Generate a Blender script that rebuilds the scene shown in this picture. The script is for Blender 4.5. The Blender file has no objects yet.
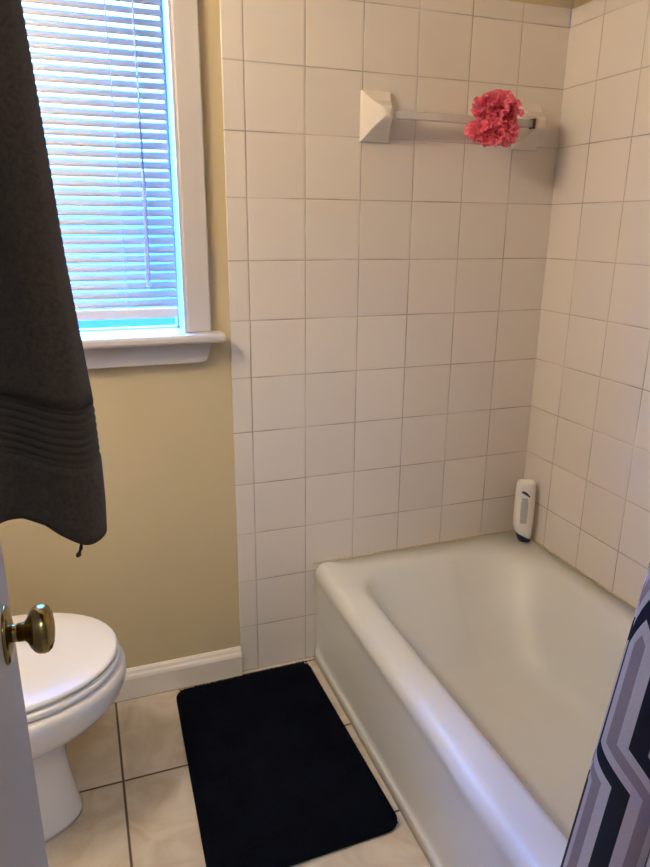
import bpy, bmesh, math, random
from mathutils import Vector, Matrix
random.seed(7)
PI = math.pi
scene = bpy.context.scene
col = scene.collection

# ------------------------------------------------------------------ materials
def new_mat(name):
    m = bpy.data.materials.new(name)
    m.use_nodes = True
    nt = m.node_tree
    b = nt.nodes['Principled BSDF']
    return m, nt, b

def simple(name, rgb, rough=0.5, metal=0.0, coat=0.0, noise=0.0, nscale=30.0, bump=0.0, bscale=200.0,
           sheen=0.0, trans=0.0, emit=None, estr=0.0, spec=0.5):
    m, nt, b = new_mat(name)
    b.inputs['Base Color'].default_value = (*rgb, 1)
    b.inputs['Roughness'].default_value = rough
    b.inputs['Metallic'].default_value = metal
    b.inputs['Coat Weight'].default_value = coat
    b.inputs['Sheen Weight'].default_value = sheen
    b.inputs['Transmission Weight'].default_value = trans
    b.inputs['Specular IOR Level'].default_value = spec
    if emit:
        b.inputs['Emission Color'].default_value = (*emit, 1)
        b.inputs['Emission Strength'].default_value = estr
    tc = nt.nodes.new('ShaderNodeTexCoord')
    if noise > 0:
        n = nt.nodes.new('ShaderNodeTexNoise'); n.inputs['Scale'].default_value = nscale
        n.inputs['Detail'].default_value = 4
        nt.links.new(tc.outputs['Object'], n.inputs['Vector'])
        r = nt.nodes.new('ShaderNodeMapRange')
        r.inputs['To Min'].default_value = 1 - noise; r.inputs['To Max'].default_value = 1 + noise
        nt.links.new(n.outputs['Fac'], r.inputs['Value'])
        mx = nt.nodes.new('ShaderNodeVectorMath'); mx.operation = 'SCALE'
        mx.inputs[0].default_value = rgb
        nt.links.new(r.outputs['Result'], mx.inputs['Scale'])
        nt.links.new(mx.outputs['Vector'], b.inputs['Base Color'])
    if bump > 0:
        n2 = nt.nodes.new('ShaderNodeTexNoise'); n2.inputs['Scale'].default_value = bscale
        n2.inputs['Detail'].default_value = 3
        nt.links.new(tc.outputs['Object'], n2.inputs['Vector'])
        bp = nt.nodes.new('ShaderNodeBump'); bp.inputs['Strength'].default_value = bump
        bp.inputs['Distance'].default_value = 0.003
        nt.links.new(n2.outputs['Fac'], bp.inputs['Height'])
        nt.links.new(bp.outputs['Normal'], b.inputs['Normal'])
    return m

def tile_mat(name, ax, u0, pu, v0, pv, grout_w, tile_rgb, grout_rgb, rough=0.25, tone=0.03,
             vein=None, edge_lo=None, bump=0.35, grout_var=0.5):
    """grid of tiles in object space; ax = the two axes; lines at u0+k*pu and v0+k*pv"""
    m, nt, b = new_mat(name)
    N, L = nt.nodes, nt.links
    tc = N.new('ShaderNodeTexCoord')
    sp = N.new('ShaderNodeSeparateXYZ'); L.new(tc.outputs['Object'], sp.inputs[0])
    def math_(op, a, bb=None):
        n = N.new('ShaderNodeMath'); n.operation = op
        for i, v in enumerate((a, bb)):
            if v is None: continue
            if isinstance(v, (int, float)): n.inputs[i].default_value = v
            else: L.new(v, n.inputs[i])
        return n.outputs[0]
    def axis(a, o, p):
        t = math_('DIVIDE', math_('SUBTRACT', sp.outputs[a], o), p)
        fl = math_('FLOOR', t)
        fr = math_('SUBTRACT', t, fl)
        d = math_('MULTIPLY', math_('MINIMUM', fr, math_('SUBTRACT', 1.0, fr)), p)
        return fl, d
    fu, du = axis(ax[0], u0, pu)
    fv, dv = axis(ax[1], v0, pv)
    if edge_lo is not None:      # the narrow edging column has no vertical joints beyond the last full tile
        pass
    d = math_('MINIMUM', du, dv)
    mr = N.new('ShaderNodeMapRange'); mr.interpolation_type = 'SMOOTHSTEP'
    mr.inputs['From Min'].default_value = grout_w * 0.35
    mr.inputs['From Max'].default_value = grout_w * 1.0
    L.new(d, mr.inputs['Value'])
    # per tile tone
    cb = N.new('ShaderNodeCombineXYZ'); L.new(fu, cb.inputs[0]); L.new(fv, cb.inputs[1])
    wn = N.new('ShaderNodeTexWhiteNoise'); wn.noise_dimensions = '3D'; L.new(cb.outputs[0], wn.inputs['Vector'])
    tn = N.new('ShaderNodeMapRange'); tn.inputs['To Min'].default_value = 1 - tone; tn.inputs['To Max'].default_value = 1 + tone
    L.new(wn.outputs['Value'], tn.inputs['Value'])
    tcol = N.new('ShaderNodeVectorMath'); tcol.operation = 'SCALE'; tcol.inputs[0].default_value = tile_rgb
    L.new(tn.outputs['Result'], tcol.inputs['Scale'])
    tout = tcol.outputs['Vector']
    if vein:
        off = N.new('ShaderNodeVectorMath'); off.operation = 'MULTIPLY_ADD'
        L.new(wn.outputs['Color'], off.inputs[0]); off.inputs[1].default_value = (7, 7, 7)
        L.new(tc.outputs['Object'], off.inputs[2])
        nz = N.new('ShaderNodeTexNoise'); nz.inputs['Scale'].default_value = 9; nz.inputs['Detail'].default_value = 7
        nz.inputs['Distortion'].default_value = 1.6
        L.new(off.outputs[0], nz.inputs['Vector'])
        cr = N.new('ShaderNodeValToRGB')
        cr.color_ramp.elements[0].position = 0.32; cr.color_ramp.elements[0].color = (*vein, 1)
        cr.color_ramp.elements[1].position = 0.62; cr.color_ramp.elements[1].color = (1, 1, 1, 1)
        L.new(nz.outputs['Fac'], cr.inputs['Fac'])
        mu = N.new('ShaderNodeVectorMath'); mu.operation = 'MULTIPLY'
        L.new(tout, mu.inputs[0]); L.new(cr.outputs['Color'], mu.inputs[1])
        tout = mu.outputs['Vector']
    # worn grout: some joints darker than others
    gz = N.new('ShaderNodeTexNoise'); gz.inputs['Scale'].default_value = 5.5; gz.inputs['Detail'].default_value = 5
    L.new(tc.outputs['Object'], gz.inputs['Vector'])
    gr = N.new('ShaderNodeValToRGB')
    gr.color_ramp.elements[0].position = 0.35
    gr.color_ramp.elements[0].color = (*[c * (1 - grout_var) for c in grout_rgb], 1)
    gr.color_ramp.elements[1].position = 0.65
    gr.color_ramp.elements[1].color = (*grout_rgb, 1)
    L.new(gz.outputs['Fac'], gr.inputs['Fac'])
    mix = N.new('ShaderNodeMix'); mix.data_type = 'RGBA'
    L.new(mr.outputs['Result'], mix.inputs['Factor'])
    L.new(gr.outputs['Color'], mix.inputs['A']); L.new(tout, mix.inputs['B'])
    L.new(mix.outputs['Result'], b.inputs['Base Color'])
    rr = N.new('ShaderNodeMapRange'); rr.inputs['To Min'].default_value = 0.85; rr.inputs['To Max'].default_value = rough
    L.new(mr.outputs['Result'], rr.inputs['Value']); L.new(rr.outputs['Result'], b.inputs['Roughness'])
    pm = N.new('ShaderNodeMapRange'); pm.interpolation_type = 'SMOOTHSTEP'
    pm.inputs['From Max'].default_value = grout_w * 2.6; L.new(d, pm.inputs['Value'])
    bp = N.new('ShaderNodeBump'); bp.inputs['Strength'].default_value = bump; bp.inputs['Distance'].default_value = 0.002
    L.new(pm.outputs['Result'], bp.inputs['Height']); L.new(bp.outputs['Normal'], b.inputs['Normal'])
    return m

T = 0.1524
M = {}
TILE = (0.735, 0.66, 0.59); GROUT = (0.61, 0.53, 0.46)
M['tile_back'] = tile_mat('ceramic wall tile back', (0, 2), -0.1512, T, 0.156, T, 0.0022, TILE, GROUT)
M['tile_right'] = tile_mat('ceramic wall tile right', (1, 2), -0.1326, T, 0.156, T, 0.0022, TILE, GROUT)
M['tile_edge'] = tile_mat('ceramic edging tile', (0, 2), 50.0, 200.0, 0.156, T, 0.0022, TILE, GROUT)
M['tile_cap_x'] = tile_mat('ceramic cap tile back', (0, 2), -0.1512, T, 50.0, 200.0, 0.0022, TILE, GROUT)
M['tile_cap_y'] = tile_mat('ceramic cap tile right', (1, 2), -0.1326, T, 50.0, 200.0, 0.0022, TILE, GROUT)
M['floor'] = tile_mat('beige stone floor tile', (0, 1), -1.337, 0.3048, -0.317, 0.3048, 0.0042,
                      (0.60, 0.52, 0.42), (0.10, 0.065, 0.035), rough=0.3, tone=0.04, vein=(0.80, 0.74, 0.66), bump=0.4, grout_var=0.3)
M['wall'] = simple('tan wall paint', (0.57, 0.465, 0.28), 0.55, noise=0.02, nscale=4, bump=0.06, bscale=350)
M['ceiling'] = simple('ceiling white paint', (0.78, 0.74, 0.66), 0.8, bump=0.05, bscale=200)
M['hall'] = simple('hallway paint', (0.60, 0.55, 0.48), 0.7)
M['trim'] = simple('white trim paint', (0.58, 0.535, 0.51), 0.35, noise=0.015, nscale=6)
M['baseboard'] = simple('cream baseboard paint', (0.74, 0.665, 0.57), 0.35, noise=0.015, nscale=6)
M['caulk'] = simple('aged caulk bead', (0.55, 0.46, 0.30), 0.5)
M['door'] = simple('painted door', (0.50, 0.47, 0.42), 0.45, noise=0.015, nscale=5, bump=0.04, bscale=120)
M['enamel'] = simple('tub enamel', (0.70, 0.69, 0.65), 0.36, noise=0.012, nscale=3)
M['china'] = simple('white vitreous china', (0.80, 0.77, 0.74), 0.12, coat=0.4)
M['seat'] = simple('white toilet seat plastic', (0.84, 0.82, 0.81), 0.25)
M['ceramic'] = simple('glazed white ceramic', (0.76, 0.68, 0.60), 0.12, coat=0.3)
M['acrylic'] = simple('clear acrylic', (0.86, 0.84, 0.80), 0.12, trans=0.55, spec=0.5)
M['socket'] = simple('dark brown socket', (0.13, 0.07, 0.03), 0.6)  # dark brown block at the rod end, right post only
M['brass'] = simple('tarnished brass', (0.30, 0.215, 0.075), 0.2, metal=1.0, noise=0.25, nscale=25)
M['chrome'] = simple('chrome', (0.7, 0.7, 0.7), 0.12, metal=1.0)
M['pile'] = simple('black navy rug pile', (0.0036, 0.0046, 0.0090), 1.0, sheen=0.006, noise=0.6, nscale=14, spec=0.05)
M['towel'] = simple('dark brown terry', (0.068, 0.045, 0.030), 1.0, sheen=0.1, noise=0.55, nscale=260, bump=0.5, bscale=1300, spec=0.1)
M['towel_band'] = simple('dark brown woven border', (0.060, 0.040, 0.027), 1.0, sheen=0.1, noise=0.25, nscale=420, bump=0.3, bscale=1300, spec=0.1)
M['bottle'] = simple('white bottle plastic', (0.84, 0.80, 0.74), 0.3)
M['cap'] = simple('navy cap plastic', (0.012, 0.012, 0.045), 0.3)
M['ink'] = simple('dark ink', (0.045, 0.035, 0.075), 0.5)
M['ink_grey'] = simple('grey ink', (0.48, 0.48, 0.46), 0.5, noise=0.25, nscale=160)
M['pink'] = simple('pink mesh netting', (1.0, 0.27, 0.37), 0.75, sheen=0.2, spec=0.2)
_nt = M['pink'].node_tree; _b = _nt.nodes['Principled BSDF']       # netting lets light through
_tr = _nt.nodes.new('ShaderNodeBsdfTranslucent'); _tr.inputs['Color'].default_value = (1.0, 0.36, 0.47, 1)
_mx = _nt.nodes.new('ShaderNodeMixShader'); _mx.inputs[0].default_value = 0.5
_nt.links.new(_b.outputs[0], _mx.inputs[1]); _nt.links.new(_tr.outputs[0], _mx.inputs[2])
_nt.links.new(_mx.outputs[0], _nt.nodes['Material Output'].inputs['Surface'])
M['cord'] = simple('white cord', (0.68, 0.70, 0.78), 0.7)
M['wand'] = simple('clear plastic wand', (0.62, 0.68, 0.85), 0.15, trans=0.5)
M['rail'] = simple('white blind rail', (0.74, 0.70, 0.66), 0.4)
M['globe'] = simple('lit glass globe', (1, 0.9, 0.75), 0.4, emit=(1.0, 0.86, 0.68), estr=88)
M['hall_glow'] = simple('hall fill diffuser', (1, 0.95, 0.9), 0.4, emit=(0.66, 0.80, 1.0), estr=42)
# slats: thin white vinyl that lets a little daylight through
m, nt, b = new_mat('white vinyl slat')
b.inputs['Base Color'].default_value = (0.66, 0.61, 0.54, 1); b.inputs['Roughness'].default_value = 0.4
tr = nt.nodes.new('ShaderNodeBsdfTranslucent'); tr.inputs['Color'].default_value = (0.8, 0.78, 0.72, 1)
mx = nt.nodes.new('ShaderNodeMixShader'); mx.inputs[0].default_value = 0.05
nt.links.new(b.outputs[0], mx.inputs[1]); nt.links.new(tr.outputs[0], mx.inputs[2])
nt.links.new(mx.outputs[0], nt.nodes['Material Output'].inputs['Surface'])
M['slat'] = m
# window glass: thin clear pane
m, nt, b = new_mat('window glass')
t_ = nt.nodes.new('ShaderNodeBsdfTransparent'); t_.inputs['Color'].default_value = (0.93, 0.96, 0.97, 1)
g_ = nt.nodes.new('ShaderNodeBsdfGlossy'); g_.inputs['Roughness'].default_value = 0.02
mx = nt.nodes.new('ShaderNodeMixShader'); mx.inputs[0].default_value = 0.06
nt.links.new(t_.outputs[0], mx.inputs[1]); nt.links.new(g_.outputs[0], mx.inputs[2])
nt.links.new(mx.outputs[0], nt.nodes['Material Output'].inputs['Surface'])
M['glass'] = m

# ------------------------------------------------------------------ mesh helpers
def link(name, bm, mat, parent=None, smooth=False, bevel=0.0, seg=2):
    me = bpy.data.meshes.new(name)
    bmesh.ops.recalc_face_normals(bm, faces=bm.faces)
    bm.to_mesh(me); bm.free()
    if smooth:
        for p in me.polygons: p.use_smooth = True
    o = bpy.data.objects.new(name, me)
    if isinstance(mat, (list, tuple)):
        for x in mat: me.materials.append(x)
    else:
        me.materials.append(mat)
    col.objects.link(o)
    if parent is not None: o.parent = parent
    if bevel > 0:
        md = o.modifiers.new('bevel', 'BEVEL'); md.width = bevel; md.segments = seg; md.limit_method = 'ANGLE'
    return o

def tag(o, label=None, cat=None, group=None, kind=None):
    if label: o['label'] = label
    if cat: o['category'] = cat
    if group: o['group'] = group
    if kind: o['kind'] = kind
    return o

def empty(name, loc=(0, 0, 0)):
    o = bpy.data.objects.new(name, None); o.empty_display_size = 0.05
    o.location = loc; col.objects.link(o); return o

def under(o, root):
    """parent keeping world-space mesh coordinates (root may sit away from the origin)"""
    o.parent = root
    o.matrix_parent_inverse = Matrix.Translation(root.location).inverted() if root.location.length else Matrix.Identity(4)
    return o

def box(bm, x0, x1, y0, y1, z0, z1):
    v = [bm.verts.new((x, y, z)) for x in (x0, x1) for y in (y0, y1) for z in (z0, z1)]
    for f in ((0, 1, 3, 2), (4, 6, 7, 5), (0, 4, 5, 1), (2, 3, 7, 6), (0, 2, 6, 4), (1, 5, 7, 3)):
        bm.faces.new([v[i] for i in f])
    return v

def boxes(*bs):
    bm = bmesh.new()
    for b_ in bs: box(bm, *b_)
    return bm

def loft(bm, rings, close_u=True, cap0=False, cap1=False):
    R = [[bm.verts.new(p) for p in r] for r in rings]
    n = len(R[0])
    for a, b_ in zip(R, R[1:]):
        for i in range(n if close_u else n - 1):
            j = (i + 1) % n
            bm.faces.new((a[i], a[j], b_[j], b_[i]))
    if cap0: bm.faces.new(list(reversed(R[0])))
    if cap1: bm.faces.new(R[-1])
    return R

def tube(bm, pts, r, n=8, cap=True):
    rings = []
    pts = [Vector(p) for p in pts]
    for i, p in enumerate(pts):
        d = (pts[min(i + 1, len(pts) - 1)] - pts[max(i - 1, 0)]).normalized()
        a = Vector((0, 0, 1)) if abs(d.z) < 0.9 else Vector((1, 0, 0))
        s = d.cross(a).normalized(); t = d.cross(s)
        rr = r[i] if isinstance(r, (list, tuple)) else r
        rings.append([p + (s * math.cos(2 * PI * k / n) + t * math.sin(2 * PI * k / n)) * rr for k in range(n)])
    loft(bm, rings, True, cap, cap)

def lathe(bm, prof, origin, axis, n=32, sx=1.0):
    """prof: (distance along axis, radius)"""
    ax = Vector(axis).normalized(); a = Vector((0, 0, 1)) if abs(ax.z) < 0.9 else Vector((1, 0, 0))
    s = ax.cross(a).normalized(); t = ax.cross(s)
    o = Vector(origin)
    loft(bm, [[o + ax * d + (s * math.cos(2 * PI * k / n) * sx + t * math.sin(2 * PI * k / n)) * r for k in range(n)] for d, r in prof], True, True, True)

def struct(name, bm, mat, parent=None, **k):
    o = link(name, bm, mat, parent, **k)
    o['kind'] = 'structure'
    return o

# ------------------------------------------------------------------ the room shell
XL, YF, H = -2.04, -1.56, 2.42          # left wall, front wall, ceiling
WT = 0.11
PY = 0.006                              # painted plaster sits slightly behind the tile face
WX0, WX1, WZ0, WZ1 = -1.69, -1.078, 1.03, 2.02      # window opening
HX0, HX1, HY = -2.6, 0.4, -3.0          # hallway behind the camera

struct('floor', boxes((HX0, HX1, HY, 0.12, -0.05, 0.0)), M['floor'])
struct('ceiling', boxes((HX0, HX1, HY, 0.14, H, H + 0.05)), M['ceiling'])
bm = boxes((XL - 0.1, WX0, PY, 0.14, 0, H), (WX1, 0.1, PY, 0.14, 0, H), (WX0, WX1, PY, 0.14, 0, WZ0), (WX0, WX1, PY, 0.14, WZ1, H))
struct('wall_back', bm, M['wall'])
struct('wall_right', boxes((PY, 0.1, YF - WT, 0.0, 0, H)), M['wall'])
struct('wall_left', boxes((XL - 0.1, XL, YF - WT, PY, 0, H)), M['wall'])
DX0, DX1, DZ = -1.448, -0.80, 2.05
struct('wall_front', boxes((XL, DX0, YF - WT, YF, 0, H), (DX1, PY, YF - WT, YF, 0, H), (DX0, DX1, YF - WT, YF, DZ, H)), M['wall'])
struct('wall_hall', boxes((HX0, HX1, HY - 0.1, HY, 0, H), (HX0 - 0.1, HX0, HY, YF - WT, 0, H), (HX1, HX1 + 0.1, HY, YF - WT, 0, H),
                          (HX0, XL - 0.1, YF - WT, YF - WT + 0.1, 0, H), (0.1, HX1, YF - WT, YF - WT + 0.1, 0, H)), M['hall'])
# tiled surround (thin slabs on the plaster) with the narrow edging column and cap row
TX0, TXE, TZ, TZC = -0.9132, -0.966, 1.8324, 1.878
wt = struct('trim_1', boxes((TX0, 0.0, 0.0, PY, 0, TZ)), M['tile_back'])
struct('trim_2', boxes((-0.0, PY, YF, -0.0, 0, TZ)), M['tile_right'])
struct('trim_3', boxes((TXE, TX0, 0.0003, PY, 0, TZC)), M['tile_edge'], bevel=0.0055, seg=4)
struct('trim_4', boxes((TX0, 0.0, 0.0003, PY, TZ, TZC)), M['tile_cap_x'], bevel=0.003, seg=3)
struct('trim_5', boxes((0.0003, PY, YF, -0.0, TZ, TZC)), M['tile_cap_y'], bevel=0.003, seg=3)
def profile_board(prof, a, b, axis):
    """extrude a (depth,z) profile between a and b; axis 'x' runs along the back wall, 'y' along the left wall"""
    bm = bmesh.new()
    rings = []
    for t in (a, b):
        rings.append([(t, PY - d, z) if axis == 'x' else (XL + d, t, z) for d, z in prof])
    loft(bm, rings, True, True, True)
    return bm
BB = [(0, 0), (0.019, 0), (0.019, 0.066), (0.016, 0.074), (0.012, 0.079), (0.009, 0.086), (0.004, 0.091), (0, 0.091)]
struct('baseboard_back', profile_board(BB, XL + 0.02, TXE - 0.0005, 'x'), M['baseboard'])
struct('baseboard_left', profile_board(BB, YF + 0.02, PY - 0.021, 'y'), M['baseboard'])

# window: jamb liner, sashes, glass, casing, stool and apron
CY = -0.014
win = struct('window_1', boxes((WX0, WX0 + 0.006, CY + 0.004, 0.14, WZ0 + 0.02, WZ1), (WX1 - 0.006, WX1, CY + 0.004, 0.14, WZ0 + 0.02, WZ1),
                               (WX0, WX1, CY + 0.004, 0.14, WZ1 - 0.006, WZ1)), M['trim'])
struct('casing', boxes((WX1, WX1 + 0.0605, CY, PY, 1.048, WZ1 + 0.06), (WX0 - 0.0605, WX0, CY, PY, 1.048, WZ1 + 0.06),
                       (WX0, WX1, CY, PY, WZ1, WZ1 + 0.06)), M['trim'], win, bevel=0.004)
bm = bmesh.new()
prof = [(-0.056, 1.026), (-0.060, 1.032), (-0.060, 1.042), (-0.056, 1.048), (0.085, 1.048), (0.085, 1.026)]
loft(bm, [[(x, y, z) for y, z in prof] for x in (WX0 - 0.087, WX1 + 0.087)], True, True, True)
struct('stool', bm, M['trim'], win, bevel=0.002)
bm = bmesh.new()     # apron with rounded lower right corner
n = 8
out = [(WX0 - 0.058, 1.026), (WX1 + 0.058, 1.026), (WX1 + 0.056, 1.005)]
for k in range(n + 1):
    a = k / n * PI / 2
    out.append((WX1 + 0.030 + 0.020 * math.cos(a), 0.990 - 0.020 * math.sin(a)))
out += [(WX0 - 0.038, 0.970), (WX0 - 0.056, 0.985)]
loft(bm, [[(x, y, z) for x, z in out] for y in (PY, -0.018)], True, True, True)
struct('apron', bm, M['trim'], win, bevel=0.003)
struct('sash', boxes((WX0 + 0.006, WX1 - 0.006, 0.088, 0.118, 1.048, 1.051),
                     (WX0 + 0.006, WX0 + 0.012, 0.088, 0.118, 1.048, WZ1 - 0.006), (WX1 - 0.012, WX1 - 0.006, 0.088, 0.118, 1.048, WZ1 - 0.006),
                     (WX0 + 0.006, WX1 - 0.006, 0.088, 0.118, WZ1 - 0.03, WZ1 - 0.006)), M['trim'], win)
struct('pane', boxes((WX0 + 0.008, WX1 - 0.008, 0.101, 0.104, 1.052, WZ1 - 0.012)), M['glass'], win)

struct('sky_blocker', boxes((HX0, HX1, 0.141, 0.80, 2.36, 2.46)), M['trim'])  # unseen slab, added to keep high sky light off the slats
# door frame casings of the doorway behind
struct('trim_7', boxes((DX0 - 0.06, DX0 - 0.012, YF, YF + 0.012, 0, DZ + 0.07), (DX1 + 0.0, DX1 + 0.045, YF, YF + 0.012, 0, DZ + 0.07),
                       (DX0 - 0.012, DX1, YF, YF + 0.012, DZ, DZ + 0.07)), M['trim'], bevel=0.003)

# ------------------------------------------------------------------ door (open, seen nearly edge-on)
DF = -1.4395
door = struct('door_1', boxes((DF - 0.035, DF, YF + 0.02, -0.968, 0.008, 2.035)), M['door'], bevel=0.002)
knob_c = Vector((DF, -1.031, 0.888))
kn = empty('door_knob', (0, 0, 0)); kn.parent = door
bm = bmesh.new()
lathe(bm, [(0.012, 0.010), (0.019, 0.0105), (0.0215, 0.0135), (0.0245, 0.0195), (0.028, 0.0240), (0.032, 0.0262), (0.037, 0.0268),
           (0.0415, 0.0258), (0.0450, 0.0225), (0.0475, 0.0165), (0.0487, 0.008)], knob_c, (1, 0, 0), 40)
link('knob', bm, M['brass'], kn, smooth=True)
bm = bmesh.new()
lathe(bm, [(0.003, 0.012), (0.008, 0.0095), (0.014, 0.0095)], knob_c, (1, 0, 0), 24)
link('neck', bm, M['brass'], kn, smooth=True)
bm = bmesh.new()
lathe(bm, [(0.0, 0.032), (0.002, 0.032), (0.004, 0.029), (0.005, 0.024), (0.0065, 0.018), (0.0075, 0.012)], knob_c, (1, 0, 0), 40)
link('rose', bm, M['brass'], kn, smooth=True)

# ------------------------------------------------------------------ bathtub
def rrect(x0, x1, y0, y1, r, n=10, m=12):
    """rounded rectangle, counter-clockwise, 4 corners * (n+1) + 4 sides * m points; r = radius or 4 radii"""
    if not isinstance(r, (list, tuple)): r = [r] * 4
    cs = [(x1 - r[0], y1 - r[0], 0, r[0]), (x0 + r[1], y1 - r[1], PI / 2, r[1]), (x0 + r[2], y0 + r[2], PI, r[2]), (x1 - r[3], y0 + r[3], 1.5 * PI, r[3])]
    pts = []
    for i, (cx, cy, a0, rr) in enumerate(cs):
        arc = [(cx + rr * math.cos(a0 + PI / 2 * k / n), cy + rr * math.sin(a0 + PI / 2 * k / n)) for k in range(n + 1)]
        pts += arc
        nx = cs[(i + 1) % 4]
        q = (nx[0] + nx[3] * math.cos(nx[2]), nx[1] + nx[3] * math.sin(nx[2]))
        p = arc[-1]
        for k in range(1, m + 1):
            t = k / (m + 1)
            pts.append((p[0] + (q[0] - p[0]) * t, p[1] + (q[1] - p[1]) * t))
    return pts
RIM = 0.332
bm = bmesh.new()
def outer(off, z, r=0.012):
    return [(x, y, z) for x, y in rrect(-0.735 + off, -0.0015, -1.53, -0.0015, [0.004, r, r, 0.004], 6, 26)]
def bump_out(ring):
    res = []
    for x, y, z in ring:
        if x < -0.69 and y < -0.845: x -= 0.0065
        res.append((x, y, z))
    return res
rings = [outer(0.001, 0.0), outer(0.001, 0.028), outer(0.003, 0.033), outer(0.006, 0.036), outer(0.0065, 0.06), outer(0.0065, 0.18), outer(0.006, 0.262),
         outer(0.005, 0.274), outer(0.003, 0.284), outer(0.0015, 0.294), outer(0.002, 0.304), outer(0.006, 0.315), outer(0.0125, 0.324), outer(0.022, 0.330), outer(0.036, RIM)]
rings = rings[:4] + [bump_out(r) for r in rings[4:-1]] + [rings[-1]]
def inner(x0, x1, y0, y1, r, z):
    return [(x, y, z) for x, y in rrect(x0, x1, y0, y1, r, 6, 26)]
rings += [inner(-0.662, -0.055, -1.455, -0.068, [0.20, 0.13, 0.13, 0.16], RIM + 0.0005),
          inner(-0.652, -0.062, -1.447, -0.078, [0.20, 0.13, 0.13, 0.16], RIM - 0.001),
          inner(-0.643, -0.072, -1.439, -0.088, [0.20, 0.13, 0.13, 0.16], RIM - 0.007),
          inner(-0.636, -0.082, -1.433, -0.098, [0.20, 0.13, 0.13, 0.16], RIM - 0.018),
          inner(-0.628, -0.096, -1.428, -0.118, [0.20, 0.13, 0.13, 0.16], 0.285),
          inner(-0.615, -0.118, -1.415, -0.178, [0.20, 0.14, 0.14, 0.16], 0.22),
          inner(-0.602, -0.130, -1.405, -0.245, [0.19, 0.15, 0.14, 0.15], 0.15),
          inner(-0.590, -0.143, -1.390, -0.290, [0.17, 0.15, 0.14, 0.14], 0.105),
          inner(-0.572, -0.160, -1.372, -0.318, [0.15, 0.13, 0.13, 0.12], 0.082),
          inner(-0.545, -0.185, -1.345, -0.350, [0.12, 0.11, 0.11, 0.10], 0.068),
          inner(-0.50, -0.23, -1.30, -0.40, [0.08, 0.08, 0.08, 0.08], 0.062),
          inner(-0.40, -0.33, -1.20, -0.50, [0.03, 0.03, 0.03, 0.03], 0.058)]
loft(bm, rings, True, True, True)
tub_root = link('bathtub', bm, M['enamel'], None, smooth=True)
tag(tub_root, 'cream enamelled alcove bathtub with plain apron along the tiled walls', 'bathtub')
# caulk line where tub meets tile
struct('trim_8', boxes((-0.735, -0.0, -0.004, -0.0, RIM - 0.003, RIM + 0.003), (-0.004, -0.0, YF, -0.004, RIM - 0.003, RIM + 0.003)), M['caulk'])
# drain and overflow at the far end towards the door
bm = bmesh.new(); lathe(bm, [(0.0, 0.034), (0.003, 0.034), (0.005, 0.028)], (-0.365, -1.12, 0.0585), (0, 0, 1), 24)
link('drain', bm, M['chrome'], tub_root, smooth=False)

# ------------------------------------------------------------------ toilet
toilet = empty('toilet', (0, 0, 0))
tag(toilet, 'white toilet with closed lid below the window', 'toilet')
TYC = -0.362
def egg(xt, xb, hw, z, n=48, yc=TYC, p=2.0):
    """egg outline: tip at xt, back at xb, half width hw"""
    cx = xb + (xt - xb) * 0.46
    pts = []
    for k in range(n):
        a = 2 * PI * k / n
        c, s = math.cos(a), math.sin(a)
        if c >= 0: x = cx + (xt - cx) * c
        else: x = cx + (cx - xb) * (-(abs(c) ** 0.75))
        pts.append((x, yc + hw * math.copysign(abs(s) ** (0.95 if c >= 0 else 0.8), s), z))
    return pts
BX = -1.80
bm = bmesh.new()
rings = [egg(-1.432, -1.90, 0.104, 0.0), egg(-1.430, -1.90, 0.105, 0.012), egg(-1.435, -1.90, 0.102, 0.03), egg(-1.446, -1.90, 0.096, 0.10),
         egg(-1.452, -1.90, 0.094, 0.16), egg(-1.449, -1.89, 0.098, 0.20), egg(-1.425, -1.87, 0.115, 0.235), egg(-1.385, -1.85, 0.142, 0.262),
         egg(-1.345, -1.83, 0.168, 0.292), egg(-1.320, -1.81, 0.184, 0.322), egg(-1.308, -1.80, 0.191, 0.350), egg(-1.305, -1.79, 0.193, 0.372),
         egg(-1.307, -1.79, 0.192, 0.384), egg(-1.314, -1.79, 0.187, 0.391), egg(-1.37, -1.76, 0.13, 0.391)]
loft(bm, rings, True, True, True)
# rear shelf below the tank
box(bm, XL + 0.02, -1.76, TYC - 0.10, TYC + 0.10, 0.26, 0.385)
link('bowl', bm, M['china'], toilet, smooth=True)
def slab(xt, hw, z0, z1, r, xb):
    bm = bmesh.new()
    rings = [egg(xt - r, xb + r, hw - r, z0), egg(xt - r * 0.3, xb + r * 0.3, hw - r * 0.3, z0 + r * 0.3), egg(xt, xb, hw, z0 + r),
             egg(xt, xb, hw, z1 - r), egg(xt - r * 0.3, xb + r * 0.3, hw - r * 0.3, z1 - r * 0.3), egg(xt - r, xb + r, hw - r, z1),
             egg(xt - 0.05, xb + 0.04, hw - 0.05, z1 + 0.003), egg(xt - 0.12, xb + 0.10, hw - 0.12, z1 + 0.004)]
    loft(bm, rings, True, True, True)
    return bm
link('seat', slab(-1.316, 0.184, 0.3945, 0.4115, 0.006, -1.755), M['seat'], toilet, smooth=True)
link('lid', slab(-1.320, 0.181, 0.4150, 0.4290, 0.006, -1.755), M['seat'], toilet, smooth=True)
for s in (-1, 1):
    bm = bmesh.new(); lathe(bm, [(-0.02, 0.011), (0.02, 0.011)], (-1.765, TYC + s * 0.075, 0.412), (0, 1, 0), 16)
    link('hinge', bm, M['seat'], toilet)
link('tank', boxes((XL + 0.015, -1.845, TYC - 0.22, TYC + 0.22, 0.385, 0.73)), M['china'], toilet, bevel=0.02, seg=4)
link('tank_lid', boxes((XL + 0.010, -1.835, TYC - 0.23, TYC + 0.23, 0.731, 0.765)), M['china'], toilet, bevel=0.01, seg=3)
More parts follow.
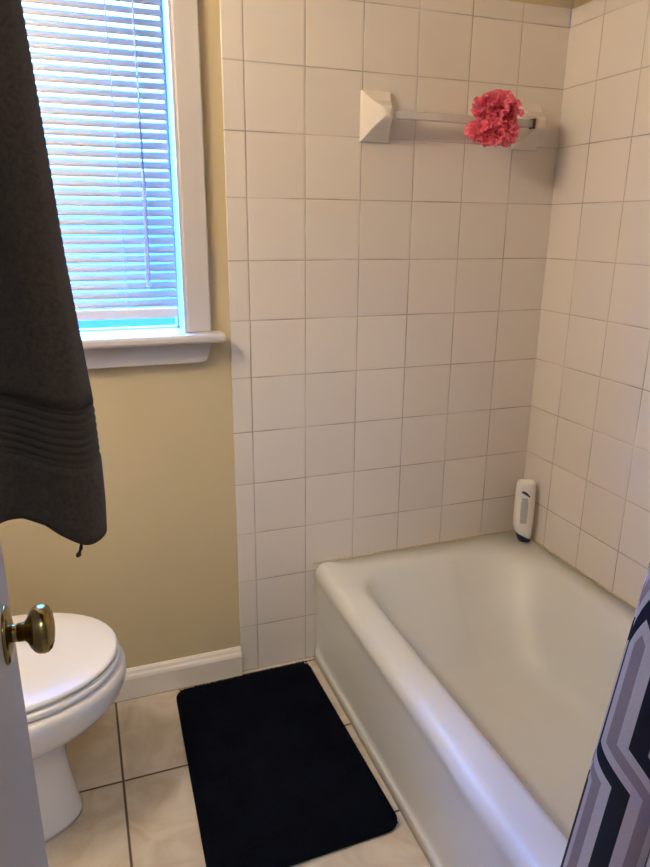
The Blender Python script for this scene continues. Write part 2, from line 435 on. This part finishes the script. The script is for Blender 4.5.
bm = bmesh.new(); tube(bm, [(-1.845, TYC - 0.16, 0.67), (-1.825, TYC - 0.16, 0.67), (-1.82, TYC - 0.15, 0.669), (-1.82, TYC - 0.09, 0.660)], 0.007)
link('flush_lever', bm, M['chrome'], toilet, smooth=True)

# ------------------------------------------------------------------ bath mat (rug body + shaggy pile)
corners = [(-0.764, -0.026), (-1.172, -0.037), (-1.190, -0.684), (-0.751, -0.672)]
def mat_pt(u, v):
    """u,v in 0..1 over the mat quad"""
    a = Vector(corners[1]).lerp(Vector(corners[0]), u); b_ = Vector(corners[2]).lerp(Vector(corners[3]), u)
    return a.lerp(b_, v)
def mat_inside(u, v, r=0.032):
    w, h = 0.425, 0.635
    x, y = u * w, v * h
    dx = max(r - x, x - (w - r), 0); dy = max(r - y, y - (h - r), 0)
    return dx * dx + dy * dy <= r * r
bm = bmesh.new()
def mat_ring(inset, z):
    pts = rrect(0 + inset, 0.425 - inset, 0 + inset, 0.635 - inset, 0.034, 8, 20)
    return [(*mat_pt(x / 0.425, y / 0.635), z) for x, y in pts]
loft(bm, [mat_ring(0.004, 0.0), mat_ring(0.0, 0.006), mat_ring(0.0, 0.012), mat_ring(0.004, 0.016), mat_ring(0.02, 0.018), mat_ring(0.10, 0.018)], True, True, True)
rug = link('bath_mat', bm, M['pile'], None, smooth=True)
tag(rug, 'black navy shaggy rectangular bath mat on the floor along the tub', 'bath mat')
bm = bmesh.new()
for i in range(15000):
    u, v = random.random(), random.random()
    if not mat_inside(0.012 + u * 0.976, 0.008 + v * 0.984): continue
    u = 0.008 + u * 0.984; v = 0.005 + v * 0.990
    p = mat_pt(u, v)
    edge = min(u * 0.425, (1 - u) * 0.425, v * 0.635, (1 - v) * 0.635)
    hh = random.uniform(0.006, 0.012) * min(1.0, 0.35 + edge / 0.03); r0 = random.uniform(0.0016, 0.0026)
    a = random.random() * 6.28; lean = random.uniform(0.0, 0.006) * min(1.0, 0.3 + edge / 0.03)
    base = Vector((p.x, p.y, 0.0155))
    tip = base + Vector((math.cos(a) * lean, math.sin(a) * lean, hh))
    k0 = random.random() * 6.28
    vs = [bm.verts.new(base + Vector((math.cos(k0 + q * 2.094) * r0, math.sin(k0 + q * 2.094) * r0, 0))) for q in range(3)]
    t_ = bm.verts.new(tip)
    for q in range(3): bm.faces.new((vs[q], vs[(q + 1) % 3], t_))
pile = link('pile', bm, M['pile'], rug, smooth=True)
pile['kind'] = 'stuff'

# ------------------------------------------------------------------ window blind
blind = empty('window_blind', (0, 0, 0))
tag(blind, 'white horizontal slatted blind hanging inside the window', 'blind')
BX0, BX1, BY = -1.672, -1.0945, 0.030
bm = bmesh.new()
PITCH, SW = 0.0215, 0.025
zs = 1.122
tilt = math.radians(47)
k = 0
while zs + k * PITCH < 1.955:
    zc = zs + k * PITCH
    rows = []
    for q in range(5):
        t = q / 4 - 0.5
        crown = 0.0016 * (1 - (2 * t) ** 2)
        # room edge (t<0, -y) low, outer edge high
        y = BY + t * SW * math.cos(tilt) - crown * math.sin(tilt)
        z = zc + t * SW * math.sin(tilt) + crown * math.cos(tilt)
        rows.append([(BX0, y, z), (BX1, y, z)])
    loft(bm, rows, False)
    k += 1
sl = link('slats', bm, M['slat'], blind, smooth=True)
md = sl.modifiers.new('thick', 'SOLIDIFY'); md.thickness = 0.0007
link('bottom_rail', boxes((BX0, BX1, BY - 0.013, BY + 0.013, 1.083, 1.108)), M['rail'], blind, bevel=0.004)
link('head_rail', boxes((BX0, BX1, BY - 0.018, BY + 0.018, 1.965, 2.008)), M['rail'], blind, bevel=0.003)
for cx in (-1.216, -1.550):
    bm = bmesh.new()
    for dy in (-0.0125, 0.0125):
        tube(bm, [(cx, BY + dy, 1.965), (cx, BY + dy, 1.10)], 0.0011, 6)
    for q in range(k):
        zc = zs + q * PITCH
        tube(bm, [(cx, BY - 0.0125, zc - 0.013), (cx, BY + 0.0125, zc + 0.009)], 0.0008, 5)
    link('ladder_cord', bm, M['cord'], blind)
bm = bmesh.new()
tube(bm, [(-1.158, BY - 0.022, 1.965), (-1.160, BY - 0.022, 1.43)], 0.0026, 8)
wnd = link('tilt_wand', bm, M['wand'], blind, smooth=True)
bm = bmesh.new()
tube(bm, [(-1.160, BY - 0.022, 1.43), (-1.160, BY - 0.022, 1.40), (-1.164, BY - 0.022, 1.19), (-1.165, BY - 0.022, 1.168), (-1.165, BY - 0.022, 1.160)], [0.003, 0.0052, 0.0056, 0.0062, 0.004], 10)
link('grip', bm, M['wand'], wnd, smooth=True)

# ------------------------------------------------------------------ ceramic towel bar with clear rod
bar = empty('towel_bar', (0, 0, 0))
tag(bar, 'wall mounted towel bar with white ceramic posts and clear rod', 'towel bar')
BZ, BYY = 1.577, -0.058
for cx in (-0.573, -0.116):
    bm = bmesh.new()
    hw, hh = 0.042, 0.060
    def fr(w, h, y, dz=0): return [(cx - w, y, BZ + dz - h), (cx + w, y, BZ + dz - h), (cx + w, y, BZ + dz + h), (cx - w, y, BZ + dz + h)]
    loft(bm, [fr(hw, hh, -0.0002), fr(hw, hh, -0.007), fr(hw - 0.004, hh - 0.004, -0.011), fr(0.026, 0.034, -0.040), fr(0.015, 0.016, -0.074), fr(0.011, 0.012, -0.079), fr(0.004, 0.005, -0.081)], True, True, True)
    br = link('ceramic_post', bm, M['ceramic'], bar, bevel=0.002)
    s = 1 if cx < -0.3 else -1
    bm = bmesh.new(); box(bm, cx + s * 0.008, cx + s * (0.0225), BYY - 0.0125, BYY + 0.0125, BZ - 0.0125, BZ + 0.0125)
    link('socket', bm, M['socket'] if s < 0 else M['ceramic'], br)
link('rod', boxes((-0.560, -0.128, BYY - 0.0095, BYY + 0.0095, BZ - 0.0095, BZ + 0.0095)), M['acrylic'], bar, bevel=0.002)

# ------------------------------------------------------------------ pink bath pouf hung over the rod
def ruffle(bm, c, R, ax, phase, rnd):
    """a wavy ribbon disc: inner radius small, edge strongly frilled"""
    ax = Vector(ax).normalized(); a = Vector((0, 0, 1)) if abs(ax.z) < 0.8 else Vector((1, 0, 0))
    s = ax.cross(a).normalized(); t = ax.cross(s)
    n = 84; rings = []
    w1, w2 = rnd.choice((9, 10, 11)), rnd.choice((17, 19, 21))
    for j in range(4):
        f = j / 3
        ring = []
        for i in range(n):
            th = 2 * PI * i / n
            amp = R * 0.24 * f ** 1.3
            off = amp * (0.7 * math.sin(w1 * th + phase) + 0.45 * math.sin(w2 * th + 2.1 * phase))
            rad = R * (0.08 + 0.92 * f) * (1 + 0.03 * f * math.sin(5 * th + phase))
            q = (s * math.cos(th) + t * math.sin(th)) * rad + ax * off
            ring.append(c + Vector((q.x, q.y, q.z * 0.90)))
        rings.append(ring)
    loft(bm, rings, True)
rnd = random.Random(3)
pouf = empty('bath_pouf', (0, 0, 0))
tag(pouf, 'pink ruffled mesh bath pouf hanging on the clear towel bar', 'bath pouf')
bm = bmesh.new()
for (c, R, cnt) in ((Vector((-0.284, -0.118, 1.605)), 0.040, 9), (Vector((-0.246, -0.118, 1.600)), 0.034, 7), (Vector((-0.322, -0.118, 1.599)), 0.033, 7),
                    (Vector((-0.290, -0.120, 1.539)), 0.038, 9), (Vector((-0.332, -0.118, 1.544)), 0.032, 7), (Vector((-0.252, -0.118, 1.544)), 0.033, 7)):
    for i in range(cnt):
        d = Vector((rnd.uniform(-1, 1), rnd.uniform(-1, 1), rnd.uniform(-1, 1)))
        j = Vector((rnd.uniform(-1, 1), rnd.uniform(-0.4, 0.4), rnd.uniform(-1, 1))) * 0.008
        ruffle(bm, c + j, R * rnd.uniform(0.8, 1.08), d, rnd.random() * 6.28, rnd)
pf = link('ruffles', bm, M['pink'], pouf, smooth=True)
bm = bmesh.new()
loop = []
for i in range(41):
    a = -PI * 0.5 + 2 * PI * i / 40
    ca, sa = math.cos(a), math.sin(a)
    loop.append((-0.262 + 0.003 * sa, BYY - 0.012 + 0.031 * math.copysign(abs(ca) ** 0.5, ca), BZ - 0.004 + 0.018 * math.copysign(abs(sa) ** 0.5, sa)))
tube(bm, loop, 0.0016, 6)
link('hanging_loop', bm, M['pink'], pouf, smooth=True)

# ------------------------------------------------------------------ bottle in the tub corner
bt = empty('shampoo_bottle', (-0.0435, -0.076, RIM))
tag(bt, 'white plastic bottle with navy cap down, in the tub corner', 'bottle')
def oval(w, d, z, n=40, e=0.75, sx=0.0):
    return [(sx + w * math.copysign(abs(math.cos(2 * PI * k / n)) ** e, math.cos(2 * PI * k / n)), d * math.copysign(abs(math.sin(2 * PI * k / n)) ** e, math.sin(2 * PI * k / n)), z) for k in range(n)]
bm = bmesh.new()
def slant(ring, k=0.0):     # the body meets the cap along a slanted line
    return [(x, y, z - k * x) for x, y, z in ring]
rings = [slant(oval(0.0225, 0.015, 0.0215, sx=0.004), 0.50), slant(oval(0.0270, 0.019, 0.034, sx=0.002), 0.36), slant(oval(0.0305, 0.0205, 0.058), 0.12), oval(0.0315, 0.0215, 0.10), oval(0.0315, 0.0215, 0.14),
         oval(0.0308, 0.0205, 0.175), oval(0.0295, 0.0195, 0.197), oval(0.0272, 0.0175, 0.207), oval(0.022, 0.013, 0.2125), oval(0.012, 0.006, 0.214)]
loft(bm, rings, True, True, True)
under(link('body', bm, M['bottle'], None, smooth=True), bt).matrix_parent_inverse = Matrix.Identity(4)
bm = bmesh.new()
rings = [oval(0.012, 0.009, 0.0005, sx=0.007), slant(oval(0.0175, 0.0125, 0.0035, sx=0.006), 0.10), slant(oval(0.0215, 0.0150, 0.0105, sx=0.005), 0.32), slant(oval(0.0245, 0.0165, 0.0190, sx=0.004), 0.46), slant(oval(0.0250, 0.0170, 0.0245, sx=0.0035), 0.50)]
loft(bm, rings, True, True, True)
under(link('cap', bm, M['cap'], None, smooth=True), bt).matrix_parent_inverse = Matrix.Identity(4)
def front_y(x, z):          # bottle front surface (local -y)
    w, d = (0.0308, 0.0208) if z > 0.16 else (0.0315, 0.0214)
    c = min(1, abs(x) / w)
    return -d * max(0.0, (1 - c ** (2 / 0.75))) ** (0.75 / 2) - 0.0006
bm = bmesh.new()            # dark swoosh emblem
up, lo = [], []
for i in range(13):
    t = i / 12
    x = -0.014 + 0.027 * t
    z = 0.1800 - 0.016 * t + 0.0035 * math.sin(PI * t)
    th = 0.0105 * math.sin(PI * (0.10 + 0.8 * t)) ** 0.8
    up.append((x, front_y(x, z), z + th / 2)); lo.append((x, front_y(x, z), z - th / 2))
loft(bm, [up, lo], False)
em = under(link('emblem', bm, M['ink'], None), bt); em.matrix_parent_inverse = Matrix.Identity(4)
em['label'] = 'dark swoosh emblem'
bm = bmesh.new()            # grey printed column
rows = []
for i in range(11):
    t = i / 10
    z = 0.160 - 0.088 * t
    w = 0.0115 * (1 - 0.25 * abs(2 * t - 1) ** 3)
    rows.append([(x0 * w - 0.002, front_y(x0 * w - 0.002, z), z) for x0 in (-1, -0.5, 0, 0.5, 1)])
loft(bm, rows, False)
pr = under(link('print', bm, M['ink_grey'], None), bt); pr.matrix_parent_inverse = Matrix.Identity(4)
pr['label'] = 'grey printed panel'
bt.rotation_euler = (0.02, -0.015, math.radians(-30))

# ------------------------------------------------------------------ brown towel on a hook at the door
towel = empty('bath_towel', (0, 0, 0))
tag(towel, 'dark brown bath towel hanging on the door hook', 'towel')
def towel_ring(z, grow=0.0):
    """open path in plan: from the door face out and around the bunched folds; z drives the flare"""
    t = max(0.0, min(1.0, (1.70 - z) / 0.70))
    ctrl = [(-1.4385, -0.985), (-1.422, -0.990), (-1.405, -1.012), (-1.395, -1.030), (-1.375, -1.030), (-1.352, -1.040), (-1.336, -1.062), (-1.337, -1.088),
            (-1.352, -1.104), (-1.372, -1.098), (-1.392, -1.090), (-1.404, -1.100), (-1.412, -1.125), (-1.410, -1.155), (-1.420, -1.178), (-1.4385, -1.185)]
    return ctrl, t
def catmull(c, m):
    out = []
    P = [c[0]] + list(c) + [c[-1]]
    for i in range(1, len(P) - 2):
        for k in range(m):
            t = k / m
            p0, p1, p2, p3 = P[i - 1], P[i], P[i + 1], P[i + 2]
            out.append(tuple(0.5 * ((2 * p1[j]) + (-p0[j] + p2[j]) * t + (2 * p0[j] - 5 * p1[j] + 4 * p2[j] - p3[j]) * t * t + (-p0[j] + 3 * p1[j] - 3 * p2[j] + p3[j]) * t ** 3) for j in range(2)))
    out.append(tuple(c[-1]))
    return out
def edge_x(z):               # how far the outermost fold stands off the door at height z
    tab = [(1.00, -1.333), (1.045, -1.331), (1.10, -1.3315), (1.138, -1.3325), (1.20, -1.338), (1.277, -1.345), (1.40, -1.353), (1.485, -1.359), (1.60, -1.372), (1.72, -1.405), (1.76, -1.418)]
    for (a, xa), (b_, xb) in zip(tab, tab[1:]):
        if a <= z <= b_: return xa + (xb - xa) * (z - a) / (b_ - a)
    return tab[0][1] if z < 1.0 else tab[-1][1]
base_ctrl = [(-1.4385, -0.982), (-1.423, -0.988), (-1.406, -1.004), (-1.390, -1.010), (-1.368, -1.014), (-1.347, -1.028), (-1.334, -1.050), (-1.333, -1.078),
             (-1.345, -1.098), (-1.365, -1.097), (-1.385, -1.082), (-1.402, -1.070), (-1.418, -1.068), (-1.430, -1.076), (-1.4385, -1.082)]
path = catmull(base_ctrl, 5)
def ring_at(z, off=0.0, hem=None):
    ex = edge_x(z); k = (ex + 1.4385) / (-1.333 + 1.4385)
    gather = 1.0 if z < 1.3 else max(0.30, 1 - (z - 1.3) / 0.46 * 0.7)
    pts = []
    for i, (x, y) in enumerate(path):
        px = -1.4385 + (x + 1.4385) * k
        py = -1.075 + (y + 1.075) * gather
        zz = z + (0.018 * max(0.0, min(1.0, (-1.345 - px) / 0.09)) * max(0.0, min(1.0, (1.32 - z) / 0.17)))
        if hem is not None: zz += hem * (0.013 * max(0.0, min(1.0, (-1.350 - px) / 0.030)) - 0.008 * max(0.0, min(1.0, (-1.402 - px) / 0.030)))
        if off:
            a = path[max(0, i - 1)]; c = path[min(len(path) - 1, i + 1)]
            nx, ny = (c[1] - a[1]), -(c[0] - a[0]); l = math.hypot(nx, ny) or 1
            px += off * -nx / l; py += off * -ny / l
        pts.append((max(px, -1.4385), py, zz))
    return pts
zs_top = [1.76 - 0.02 * i for i in range(31)]      # 1.76 .. 1.16
zs_top = [z for z in zs_top if z > 1.146] + [1.146]
bm = bmesh.new(); loft(bm, [ring_at(z) for z in zs_top], False, False, False)
for z_ in (1.76,):
    pass
tw = link('terry_panel', bm, M['towel'], towel, smooth=True)
md = tw.modifiers.new('thick', 'SOLIDIFY'); md.thickness = 0.007; md.offset = 0
# woven border with ribs
bm = bmesh.new(); rr = []
for i in range(43):
    t = i / 42
    z = 1.147 - 0.058 * t
    rr.append(ring_at(z, 0.0008 * math.sin(t * 2 * PI * 7.5)))
loft(bm, rr, False)
bd = link('woven_border', bm, M['towel_band'], towel, smooth=True)
md = bd.modifiers.new('thick', 'SOLIDIFY'); md.thickness = 0.005; md.offset = 0
bm = bmesh.new(); loft(bm, [ring_at(1.090 - (0.078) * i / 8, 0.0, (i / 8) ** 2) for i in range(9)], False)
hm = link('hem_panel', bm, M['towel'], towel, smooth=True)
md = hm.modifiers.new('thick', 'SOLIDIFY'); md.thickness = 0.008; md.offset = 0
# loose thread below the hem
bm = bmesh.new(); tube(bm, [(-1.352, -1.092, 1.012), (-1.3535, -1.092, 1.005), (-1.356, -1.0925, 0.999), (-1.358, -1.093, 0.997)], [0.0012, 0.002, 0.0026, 0.0014], 6)
link('loose_thread', bm, M['towel'], towel, smooth=True)
# the hook
hook = empty('door_hook', (0, 0, 0)); tag(hook, 'metal hook on the door face that carries the brown towel', 'hook')
link('back_plate', boxes((DF, DF + 0.003, -1.090, -1.060, 1.72, 1.80)), M['chrome'], hook, bevel=0.001)
bm = bmesh.new(); tube(bm, [(DF + 0.003, -1.075, 1.775), (DF + 0.018, -1.075, 1.765), (DF + 0.028, -1.075, 1.768), (DF + 0.033, -1.075, 1.785)], 0.0035)
link('prong', bm, M['chrome'], hook, smooth=True)

# ------------------------------------------------------------------ shower curtain, rod, rings
def curtain_mat():
    """navy / white / lilac nested stripes that run upright, step sideways and close in a point, in cloth UV (metres)"""
    m, nt, b = new_mat('patterned curtain cloth')
    N, L = nt.nodes, nt.links
    uv = N.new('ShaderNodeUVMap'); sp = N.new('ShaderNodeSeparateXYZ'); L.new(uv.outputs[0], sp.inputs[0])
    def mt(op, a, c=None, d=None):
        n = N.new('ShaderNodeMath'); n.operation = op
        for i, v in enumerate((a, c, d)):
            if v is None: continue
            if isinstance(v, (int, float)): n.inputs[i].default_value = v
            else: L.new(v, n.inputs[i])
        return n.outputs[0]
    U, V = sp.outputs[0], sp.outputs[1]
    PU, PV = CP['PU'], CP['PV']
    v = mt('SUBTRACT', V, CP['V0'])
    v = mt('MODULO', mt('ADD', v, 20 * PV), PV)                      # 0 .. PV, upward
    # sideways step between v1 and v2
    step = mt('MULTIPLY', mt('MINIMUM', mt('MAXIMUM', mt('SUBTRACT', CP['S1'], v), 0.0), CP['S1'] - CP['S0']), CP['SK'])
    u = mt('SUBTRACT', U, CP['U0'])
    u = mt('SUBTRACT', u, step)
    u = mt('SUBTRACT', mt('MODULO', mt('ADD', u, 40 * PU + PU / 2), PU), PU / 2)
    au = mt('ABSOLUTE', u)
    cone = mt('MULTIPLY', mt('MAXIMUM', mt('SUBTRACT', v, CP['A']), 0.0), CP['AK'])
    t = mt('ADD', au, cone)
    t = mt('PINGPONG', t, PU / 2)
    cr = N.new('ShaderNodeValToRGB'); cr.color_ramp.interpolation = 'CONSTANT'
    L.new(mt('DIVIDE', t, PU / 2), cr.inputs['Fac'])
    e = cr.color_ramp.elements
    lil, wh, nv = (0.50, 0.39, 0.46, 1), (0.88, 0.79, 0.88, 1), (0.008, 0.009, 0.036, 1)
    e[0].position = 0; e[0].color = lil
    e[1].position = CP['b1']; e[1].color = wh
    x = e.new(CP['b2']); x.color = nv
    # fine weave flecks on the lilac stripe
    wv = N.new('ShaderNodeTexNoise'); wv.inputs['Scale'].default_value = 420; L.new(uv.outputs[0], wv.inputs['Vector'])
    mr = N.new('ShaderNodeMapRange'); mr.inputs['To Min'].default_value = 0.85; mr.inputs['To Max'].default_value = 1.15
    L.new(wv.outputs['Fac'], mr.inputs['Value'])
    sc = N.new('ShaderNodeVectorMath'); sc.operation = 'SCALE'
    L.new(cr.outputs['Color'], sc.inputs[0]); L.new(mr.outputs['Result'], sc.inputs['Scale'])
    L.new(sc.outputs[0], b.inputs['Base Color'])
    b.inputs['Roughness'].default_value = 0.75
    b.inputs['Sheen Weight'].default_value = 0.1
    return m
CP = dict(PU=0.0405, PV=0.62, V0=0.40, U0=0.029, S1=0.342, S0=0.278, SK=0.58, A=0.483, AK=0.42, b1=0.26, b2=0.68)
M['curtain'] = curtain_mat()
curtain = empty('shower_curtain', (0, 0, 0))
tag(curtain, 'navy, white and lilac patterned shower curtain bunched outside the tub', 'shower curtain')
bm = bmesh.new(); uvl = bm.loops.layers.uv.new('UVMap')
NU, NV = 120, 90
ZT, ZB = 1.93, 0.10
LU = 0.50
grid = []
for j in range(NV + 1):
    fz = j / NV
    z = ZB + (ZT - ZB) * fz
    y0 = -1.210 - 0.118 * max(0.0, (z - 0.46))
    y0 += (-0.02 * (0.46 - z) / 0.36 if z < 0.46 else 0)
    y1 = -1.535
    row = []
    for i in range(NU + 1):
        s = i / NU
        nf = 2.5
        amp = 0.035 * (1 - 0.35 * fz)
        ph = 2 * PI * nf * s
        y = y0 + (y1 - y0) * s + 0.012 * math.sin(2 * ph)
        x = -0.79 + amp * -math.cos(ph) + 0.006 * math.sin(ph * 0.5 + 3 * fz)
        row.append(bm.verts.new((x, y, z)))
    grid.append(row)
# arc length along each row for the cloth coordinate
for j in range(NV):
    for i in range(NU):
        f = bm.faces.new((grid[j][i], grid[j][i + 1], grid[j + 1][i + 1], grid[j + 1][i]))
        for lp, (ii, jj) in zip(f.loops, ((i, j), (i + 1, j), (i + 1, j + 1), (i, j + 1))):
            lp[uvl].uv = (ii / NU * LU, ZB + (ZT - ZB) * jj / NV)
ct = link('cloth', bm, M['curtain'], curtain, smooth=True)
md = ct.modifiers.new('thick', 'SOLIDIFY'); md.thickness = 0.0012
for i in range(9):
    bm = bmesh.new()
    yc = -1.345 - 0.022 * i
    pts = [(-0.79 + 0.0225 * math.cos(a), yc, 1.945 + 0.0225 * math.sin(a)) for a in [2 * PI * q / 20 for q in range(21)]]
    tube(bm, pts, 0.0018, 6)
    link('ring', bm, M['chrome'], curtain, smooth=True)
rod = empty('curtain_rod', (0, 0, 0)); tag(rod, 'chrome shower curtain rod above the tub edge', 'curtain rod')
bm = bmesh.new(); tube(bm, [(-0.79, -0.0005, 1.945), (-0.79, YF + 0.0005, 1.945)], 0.0125, 16); link('tube', bm, M['chrome'], rod, smooth=True)

# ------------------------------------------------------------------ lamps
van = empty('vanity_light', (0, 0, 0)); tag(van, 'frosted tube vanity light on the left wall', 'lamp')
link('wall_plate', boxes((XL - 0.002, XL + 0.03, -1.10, -0.64, 1.96, 2.06)), M['chrome'], van, bevel=0.004)
bm = bmesh.new(); tube(bm, [(XL + 0.085, -1.095, 2.01), (XL + 0.085, -1.09, 2.01), (XL + 0.085, -0.65, 2.01), (XL + 0.085, -0.645, 2.01)], [0.038, 0.045, 0.045, 0.038], 20)
link('frosted_tube', bm, M['globe'], van, smooth=True)
for y in (-1.06, -0.68):
    bm = bmesh.new(); lathe(bm, [(0.0, 0.012), (0.045, 0.012)], (XL + 0.03, y, 2.01), (1, 0, 0), 16); link('bracket', bm, M['chrome'], van)
hl = empty('hall_fill_light', (0, 0, 0)); tag(hl, 'round fill light added on the unseen hallway ceiling', 'lamp')  # unseen light, added as cool fill through the doorway
bm = bmesh.new(); lathe(bm, [(0.0, 0.17), (0.03, 0.16), (0.06, 0.11), (0.07, 0.03)], (-1.1, -2.35, H), (0, 0, -1), 32)
link('diffuser', bm, M['hall_glow'], hl, smooth=True)

# ------------------------------------------------------------------ sky
w = bpy.data.worlds.new('World'); scene.world = w; w.use_nodes = True
nt = w.node_tree; N, L = nt.nodes, nt.links
bg = N['Background']
tc = N.new('ShaderNodeTexCoord'); sp = N.new('ShaderNodeSeparateXYZ'); L.new(tc.outputs['Generated'], sp.inputs[0])
cr = N.new('ShaderNodeValToRGB')
mr = N.new('ShaderNodeMapRange'); mr.inputs['From Min'].default_value = -0.5; mr.inputs['From Max'].default_value = 0.7
L.new(sp.outputs['Z'], mr.inputs['Value']); L.new(mr.outputs['Result'], cr.inputs['Fac'])
e = cr.color_ramp.elements
e[0].position = 0.0; e[0].color = (0.004, 0.020, 0.080, 1)
e[1].position = 1.0; e[1].color = (0.17, 0.70, 2.6, 1)
for p, c in ((0.30, (0.003, 0.024, 0.16, 1)), (0.42, (0.012, 0.10, 0.45, 1)), (0.55, (0.10, 0.36, 0.72, 1)), (0.75, (0.14, 0.58, 1.9, 1))):
    x = e.new(p); x.color = c
L.new(cr.outputs['Color'], bg.inputs['Color'])
bg.inputs['Strength'].default_value = 29.0

# ------------------------------------------------------------------ camera (solved from the tile grid)
cam = bpy.data.cameras.new('camera'); co = bpy.data.objects.new('camera', cam); col.objects.link(co)
yaw, pitch, roll = 0.3502, 0.2985, 0.0087
fw = Vector((math.sin(yaw) * math.cos(pitch), math.cos(yaw) * math.cos(pitch), -math.sin(pitch)))
rt = Vector((math.cos(yaw), -math.sin(yaw), 0)); up = rt.cross(fw)
r2 = rt * math.cos(roll) + up * math.sin(roll); u2 = up * math.cos(roll) - rt * math.sin(roll)
mtx = Matrix((r2, u2, -fw)).transposed().to_4x4()
mtx.translation = Vector((-1.3346, -1.7343, 1.1526 + 0.156))
co.matrix_world = mtx
cam.sensor_fit = 'VERTICAL'; cam.sensor_height = 36.0; cam.lens = 36.0 * 673.44 / 867.0
cam.clip_start = 0.02
scene.camera = co
scene.view_settings.view_transform = 'Standard'; scene.view_settings.look = 'None'
scene.view_settings.exposure = 0.17; scene.view_settings.gamma = 1.0
scene.view_settings.use_curve_mapping = False
